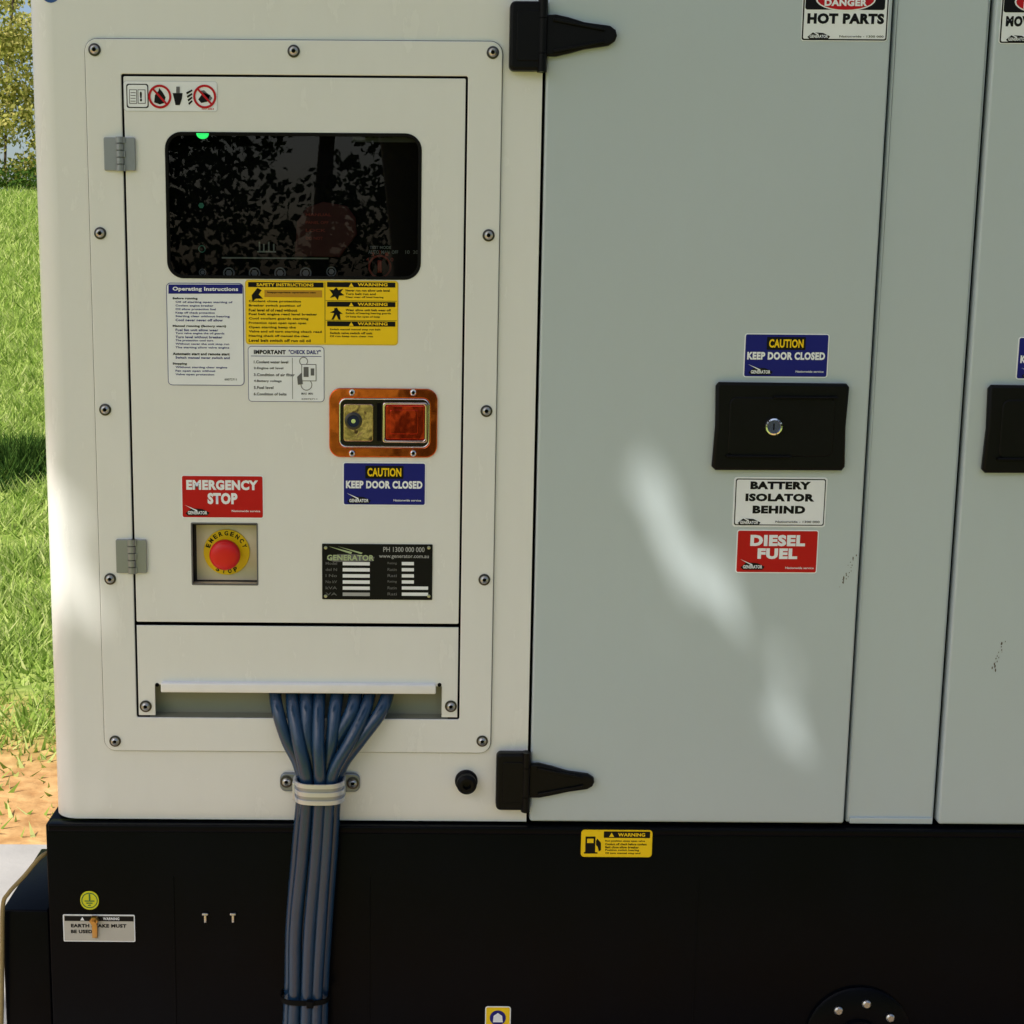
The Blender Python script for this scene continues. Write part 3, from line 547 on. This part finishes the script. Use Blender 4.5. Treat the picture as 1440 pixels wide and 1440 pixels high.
# ---------------------------------------------------------------- ground
def hz(x,y):
    t=np.clip((y-5)/25,0,1); s_=t*t*(3-2*t)
    return 3.35*s_+ .05*np.sin(x*.4+y*.3)*np.clip((np.abs(y)-4)/6,0,1)+np.clip(y-30,0,None)*.02
xs=np.concatenate([[-900,-400,-150,-70],np.linspace(-40,40,121),[70,150,400,900]]); ys=np.concatenate([[-900,-400,-150,-70],np.linspace(-40,50,136),[70,150,400,900]])
gx,gy=np.meshgrid(xs,ys); gz=hz(gx,gy); nx=len(xs); ny=len(ys)
vs=np.stack([gx,gy,gz],-1).reshape(-1,3).tolist(); fs=[(j*nx+i,j*nx+i+1,(j+1)*nx+i+1,(j+1)*nx+i) for j in range(ny-1) for i in range(nx-1)]
me=bpy.data.meshes.new('ground'); me.from_pydata(vs,[],fs); me.update()
gmt=bpy.data.materials.new('grass_and_dirt'); gmt.use_nodes=True; nt=gmt.node_tree; N=nt.nodes; L=nt.links; b=N['Principled BSDF']; b.inputs['Roughness'].default_value=.9; b.inputs['Specular IOR Level'].default_value=.1
geo=N.new('ShaderNodeNewGeometry'); sep=N.new('ShaderNodeSeparateXYZ'); L.new(geo.outputs['Position'],sep.inputs[0])
n1=N.new('ShaderNodeTexNoise'); n1.inputs['Scale'].default_value=1.8; n1.inputs['Detail'].default_value=8; L.new(geo.outputs['Position'],n1.inputs['Vector'])
n2=N.new('ShaderNodeTexNoise'); n2.inputs['Scale'].default_value=14; n2.inputs['Detail'].default_value=8; L.new(geo.outputs['Position'],n2.inputs['Vector'])
g=N.new('ShaderNodeValToRGB'); L.new(n2.outputs['Fac'],g.inputs[0]); g.color_ramp.elements[0].position=.3; g.color_ramp.elements[0].color=(.12,.19,.03,1); g.color_ramp.elements[1].position=.7; g.color_ramp.elements[1].color=(.40,.48,.12,1)
d=N.new('ShaderNodeValToRGB'); L.new(n2.outputs['Fac'],d.inputs[0]); d.color_ramp.elements[0].position=.3; d.color_ramp.elements[0].color=(.38,.19,.07,1); d.color_ramp.elements[1].position=.7; d.color_ramp.elements[1].color=(.68,.42,.18,1)
ma=N.new('ShaderNodeMath'); ma.operation='SUBTRACT'; ma.inputs[1].default_value=.3; L.new(sep.outputs['Y'],ma.inputs[0])
mb=N.new('ShaderNodeMath'); mb.operation='ABSOLUTE'; L.new(ma.outputs[0],mb.inputs[0])
mc=N.new('ShaderNodeMath'); mc.operation='MULTIPLY_ADD'; mc.inputs[1].default_value=2.5; L.new(n1.outputs['Fac'],mc.inputs[0]); L.new(mb.outputs[0],mc.inputs[2])
mr=N.new('ShaderNodeMapRange'); mr.inputs['From Min'].default_value=3.3; mr.inputs['From Max'].default_value=4.5; L.new(mc.outputs[0],mr.inputs['Value'])
mx=N.new('ShaderNodeMix'); mx.data_type='RGBA'; L.new(mr.outputs['Result'],mx.inputs['Factor']); L.new(d.outputs[0],mx.inputs['A']); L.new(g.outputs[0],mx.inputs['B']); L.new(mx.outputs['Result'],b.inputs['Base Color'])
bp=N.new('ShaderNodeBump'); bp.inputs['Strength'].default_value=.5; bp.inputs['Distance'].default_value=.03; L.new(n2.outputs['Fac'],bp.inputs['Height']); L.new(bp.outputs['Normal'],b.inputs['Normal'])
link(me,'ground',None,gmt)
pad=box(None,'concrete_pad',-1.75,3.3,-1.0,1.85,-.05,.012,mat('concrete',(.42,.40,.37),.85,var=.25,bump=.5,bscale=60,nscale=6),.008)
# ---------------------------------------------------------------- foliage
def leafmat(name,stops,transl=.3):
    mt=bpy.data.materials.new(name); mt.use_nodes=True; nt=mt.node_tree; N=nt.nodes; L=nt.links; N.clear()
    o=N.new('ShaderNodeOutputMaterial'); g=N.new('ShaderNodeNewGeometry'); r=N.new('ShaderNodeValToRGB'); L.new(g.outputs['Random Per Island'],r.inputs[0])
    el=r.color_ramp.elements; el[0].position=0; el[0].color=(*stops[0],1); el[1].position=1; el[1].color=(*stops[-1],1)
    for i,c in enumerate(stops[1:-1]): e=el.new((i+1)/(len(stops)-1)); e.color=(*c,1)
    a=N.new('ShaderNodeBsdfDiffuse'); L.new(r.outputs[0],a.inputs[0])
    if transl>0:
        t=N.new('ShaderNodeBsdfTranslucent'); m_=N.new('ShaderNodeMixShader'); m_.inputs[0].default_value=transl
        L.new(r.outputs[0],t.inputs[0]); L.new(a.outputs[0],m_.inputs[1]); L.new(t.outputs[0],m_.inputs[2]); L.new(m_.outputs[0],o.inputs[0])
    else: L.new(a.outputs[0],o.inputs[0])
    return mt
def leaves(name,P,size,mt,parent=None,asp=.55):
    n=len(P); nrm=rng.normal(size=(n,3)); nrm/=np.linalg.norm(nrm,axis=1)[:,None]
    t=np.cross(nrm,rng.normal(size=(n,3))); t/=np.linalg.norm(t,axis=1)[:,None]; bb=np.cross(nrm,t)
    s=(size*rng.uniform(.6,1.25,n))[:,None]
    V=np.stack([P-t*s*.5,P+bb*s*.5*asp,P+t*s*.5,P-bb*s*.5*asp],1).reshape(-1,3)
    me=bpy.data.meshes.new(name); me.vertices.add(4*n); me.loops.add(4*n); me.polygons.add(n)
    me.vertices.foreach_set('co',V.ravel()); me.loops.foreach_set('vertex_index',np.arange(4*n,dtype=np.int32)); me.polygons.foreach_set('loop_start',np.arange(0,4*n,4,dtype=np.int32)); me.polygons.foreach_set('loop_total',np.full(n,4,dtype=np.int32))
    me.update(calc_edges=True); me.validate()
    return link(me,name,parent,mt)
def clumps(centers,radii,per):
    out=[]
    for c,r in zip(centers,radii):
        v=rng.normal(size=(per,3)); v/=np.linalg.norm(v,axis=1)[:,None]; out.append(np.array(c)+v*np.array(r)*(rng.uniform(0,1,(per,1))**.45))
    return np.concatenate(out)
def blades(name,P,hh,ww,lean,mt):
    n=len(P); an=rng.uniform(0,2*math.pi,n); ln=rng.uniform(.2,lean,n)*hh; a2=rng.uniform(0,2*math.pi,n)
    bx=np.stack([np.cos(an)*ww,np.sin(an)*ww,0*ww],1); tip=P+np.stack([np.cos(a2)*ln,np.sin(a2)*ln,hh],1)
    V=np.stack([P-bx,P+bx,tip],1).reshape(-1,3)
    me=bpy.data.meshes.new(name); me.vertices.add(3*n); me.loops.add(3*n); me.polygons.add(n)
    me.vertices.foreach_set('co',V.ravel()); me.loops.foreach_set('vertex_index',np.arange(3*n,dtype=np.int32)); me.polygons.foreach_set('loop_start',np.arange(0,3*n,3,dtype=np.int32)); me.polygons.foreach_set('loop_total',np.full(n,3,dtype=np.int32)); me.update(calc_edges=True)
    return link(me,name,None,mt)
n=110000
dd=3.6+ (26)*rng.uniform(0,1,n)**1.7
lat=-.151+dd*rng.uniform(-.46,-.22,n)
by=dd-1.975; P=np.stack([lat,by,hz(lat,by)],1)
keep=(by>1.9)&~((lat>-1.75)&(by<1.86))
tuft=.5+.5*np.sin(lat*7+by*3)*np.sin(by*5-lat*2)
dens=np.clip((by-2.1)/1.9,0.06,1)**1.2*np.clip(.15+.85*tuft+ .5*(by>9),0,1); keep&=rng.uniform(0,1,n)<dens
P=P[keep]; tf=tuft[keep]; n=len(P); hh=rng.uniform(.03,.09,n)*(.55+.8*tf)*np.clip((P[:,1]-1)/3,.5,1.2)*(1+P[:,1]*.03); ww=rng.uniform(.003,.008,n)*(1+P[:,1]*.07)
blades('grass',P,hh,ww,1.5,leafmat('grass_blades',[(.14,.24,.035),(.29,.42,.08),(.43,.56,.14),(.62,.66,.28)],.35))
# dark blades that paint a leaf shadow onto the slope
nw=2600; v=rng.normal(size=(nw,2)); wx=-2.95+v[:,0]*.22; wy=8.3+v[:,1]*.35
blades('grass_shadow_clump',np.stack([wx,wy,hz(wx,wy)],1),rng.uniform(.12,.34,nw)*np.exp(-(v**2).sum(1)/4),rng.uniform(.008,.016,nw),1.2,leafmat('grass_shadow_blade',[(.02,.05,.012),(.05,.11,.02),(.12,.20,.04)],.15))
cs=[(x,29.5+rng.uniform(-.4,.4),3.55+rng.uniform(-.1,.15)) for x in np.arange(-20,0,.55)]
leaves('hedge',clumps(cs,[(.55,.5,.5)]*len(cs),420),.10,leafmat('hedge_leaf',[(.03,.07,.012),(.06,.12,.02),(.11,.17,.03)],.2))
tr_=empty('tree_row',(-8,34,3.3)); cs=[];rs=[]
BARK=mat('bark',(.09,.065,.045),.9,bump=.8,bscale=40)
for x in np.arange(-20,2,2.0):
    x0=x+rng.uniform(-.5,.5); y0=34+rng.uniform(-1,1); gz0=float(hz(np.array(x0),np.array(y0)))
    tube(tr_,'trunk',[(x0,y0,gz0-.2),(x0+.1,y0,gz0+1.5),(x0+rng.uniform(-.3,.3),y0,gz0+3.6),(x0+rng.uniform(-.5,.5),y0,gz0+5.2)],.035,BARK,6,2)
    for k in range(26):
        cs.append((x0+rng.normal()*1.1,y0+rng.normal()*.8,gz0+rng.uniform(.4,3.9))); rs.append((rng.uniform(.5,.9),rng.uniform(.4,.8),rng.uniform(.35,.6)))
    for k in range(12):
        cs.append((x0+rng.normal()*1.2,y0+rng.normal()*.8,gz0+rng.uniform(3.8,5.6))); rs.append((.4,.35,.2))
for k in range(75):  # front bushes, spring growth
    cs.append((rng.uniform(-13,-6),rng.uniform(31.5,33),3.4+rng.uniform(.4,3.9))); rs.append((rng.uniform(.4,.8),.5,rng.uniform(.3,.5)))
leaves('tree_row_foliage',clumps(cs,rs,210),.13,leafmat('tree_leaf_spring',[(.14,.16,.03),(.30,.32,.07),(.52,.50,.14),(.65,.58,.22)],.4),tr_)
# ---------------------------------------------------------------- sun direction + shade tree with gaps
el=math.radians(52); az=math.radians(38)
SD=np.array([-math.sin(az)*math.cos(el),-math.cos(az)*math.cos(el),math.sin(el)])
cc=np.array([1.0,0,1.15])+6.0*SD
N_=60000
v=rng.normal(size=(N_,3)); v/=np.linalg.norm(v,axis=1)[:,None]
lump=1+.12*np.sin(v[:,0]*9+1)*np.sin(v[:,1]*8)+.08*np.sin(v[:,2]*15)
P=cc+v*np.array([2.7,1.7,1.1])*(rng.uniform(0,1,(N_,1))**.4)*lump[:,None]
t=(0-P[:,1])/(-SD[1]); hx=P[:,0]-SD[0]*t; hzz=P[:,2]-SD[2]*t
holes=[]
for a,b,rx,rz in [(932,725,.020,.034),(966,790,.026,.032),(1018,835,.030,.028),(938,882,.024,.024),(1052,885,.014,.020),(908,675,.010,.018),(1000,200,.008,.018),(1105,945,.013,.020),(1060,1040,.010,.018),(988,970,.012,.018),(880,925,.008,.014),(1085,1010,.008,.014),(1012,735,.009,.018),(1125,1045,.006,.012),(950,110,.006,.014)]:
    X,Z=m(a,b); holes.append((X,Z,rx+.024,rz+.024))
keep=np.ones(N_,bool); rnd=rng.uniform(0,1,N_)
for X,Z,rx,rz in holes:
    keep&=~(((((hx-X)/rx)**2+((hzz-Z)/rz)**2)<1)&(rnd>.02))
pts=[m(40,560),m(62,560),m(122,760),m(172,905),m(40,905)]
def inpoly(px,pz,poly):
    r=np.zeros(len(px),bool); n=len(poly)
    for i in range(n):
        x1,z1=poly[i]; x2,z2=poly[(i+1)%n]
        c=((z1>pz)!=(z2>pz))&(px<(x2-x1)*(pz-z1)/(z2-z1+1e-12)+x1); r^=c
    return r
pts=[(pts[0][0]-.25,pts[0][1])]+pts[1:4]+[(pts[4][0]-.25,pts[4][1])]
keep&=~inpoly(hx,hzz,pts)
P=P[keep]
tree=empty('shade_tree',(cc[0]+1.2,cc[1]-1.8,0))
leaves('crown',P,.09,leafmat('shade_leaf',[(.03,.06,.012),(.05,.10,.02),(.08,.14,.03)],0),tree,.75)
bx_,by_=cc[0]+1.2,cc[1]-1.8
def taper(parent,name,pts,r0,r1):
    cu=bpy.data.curves.new(name,'CURVE'); cu.dimensions='3D'; cu.bevel_depth=1; cu.bevel_resolution=3; cu.use_fill_caps=True
    pp=catmull(pts,6); s=cu.splines.new('POLY'); s.points.add(len(pp)-1)
    for i,(q,c) in enumerate(zip(s.points,pp)): q.co=(*c,1); q.radius=r0+(r1-r0)*i/(len(pp)-1)
    o=bpy.data.objects.new('tmp',cu); me=bpy.data.meshes.new_from_object(o); bpy.data.objects.remove(o); bpy.data.curves.remove(cu)
    return link(me,name,parent,BARK,smooth=True,ang=60)
taper(tree,'trunk',[(bx_,by_,-.1),(bx_+.05,by_,1.2),(bx_-.1,by_+.1,2.6),(bx_-.4,by_+.5,cc[2]-1)],.2,.12)
for k in range(7):
    a=2*math.pi*k/7; taper(tree,'limb_%d'%k,[(bx_-.3,by_+.4,cc[2]-1.3),(cc[0]*.5+bx_*.5+.5*math.cos(a),cc[1]*.5+by_*.5+.4*math.sin(a),cc[2]-.7),(cc[0]+1.8*math.cos(a),cc[1]+1.1*math.sin(a),cc[2]+.1)],.06,.012)
# trees behind the photographer, for reflections; right-hand ones added to block sky
ob=empty('woodland_sky_blocker',(0,-13,0)); cs=[];rs=[]
pos=[(x,-13) for x in np.arange(-7,9,2.0)]+[(6.5,-9),(6.2,-7),(5.8,-5),(5.6,-3)]
for x,yy in pos:
    x0=x+rng.uniform(-.4,.4); y0=yy+rng.uniform(-.6,.6)
    taper(ob,'trunk',[(x0,y0,-.1),(x0,y0,2),(x0+.2,y0,4.5)],.14,.06)
    for k in range(13): cs.append((x0+rng.normal()*.9,y0+rng.normal()*.6,rng.uniform(.7,5.6))); rs.append((.75,.6,.6))
leaves('sky_blocker_foliage',clumps(cs,rs,330),.12,leafmat('sky_blocker_leaf',[(.012,.025,.007),(.022,.038,.01),(.04,.055,.012)],0),ob,.6)
# ---------------------------------------------------------------- light
w=bpy.data.worlds.new('World'); scene.world=w; w.use_nodes=True; nt=w.node_tree; bgd=nt.nodes['Background']
sky=nt.nodes.new('ShaderNodeTexSky'); sky.sky_type='NISHITA'; sky.sun_disc=False; sky.sun_elevation=el; sky.sun_rotation=math.atan2(SD[0],SD[1]); sky.dust_density=3.0; sky.air_density=1.0
nt.links.new(sky.outputs[0],bgd.inputs[0]); bgd.inputs[1].default_value=.15
sd=bpy.data.lights.new('sun','SUN'); sd.energy=5; sd.angle=math.radians(.5); sd.color=(1,.95,.87)
so=bpy.data.objects.new('sun',sd); COL.objects.link(so); so.rotation_euler=Vector(SD).to_track_quat('Z','Y').to_euler(); so.location=(-4,-5,8)
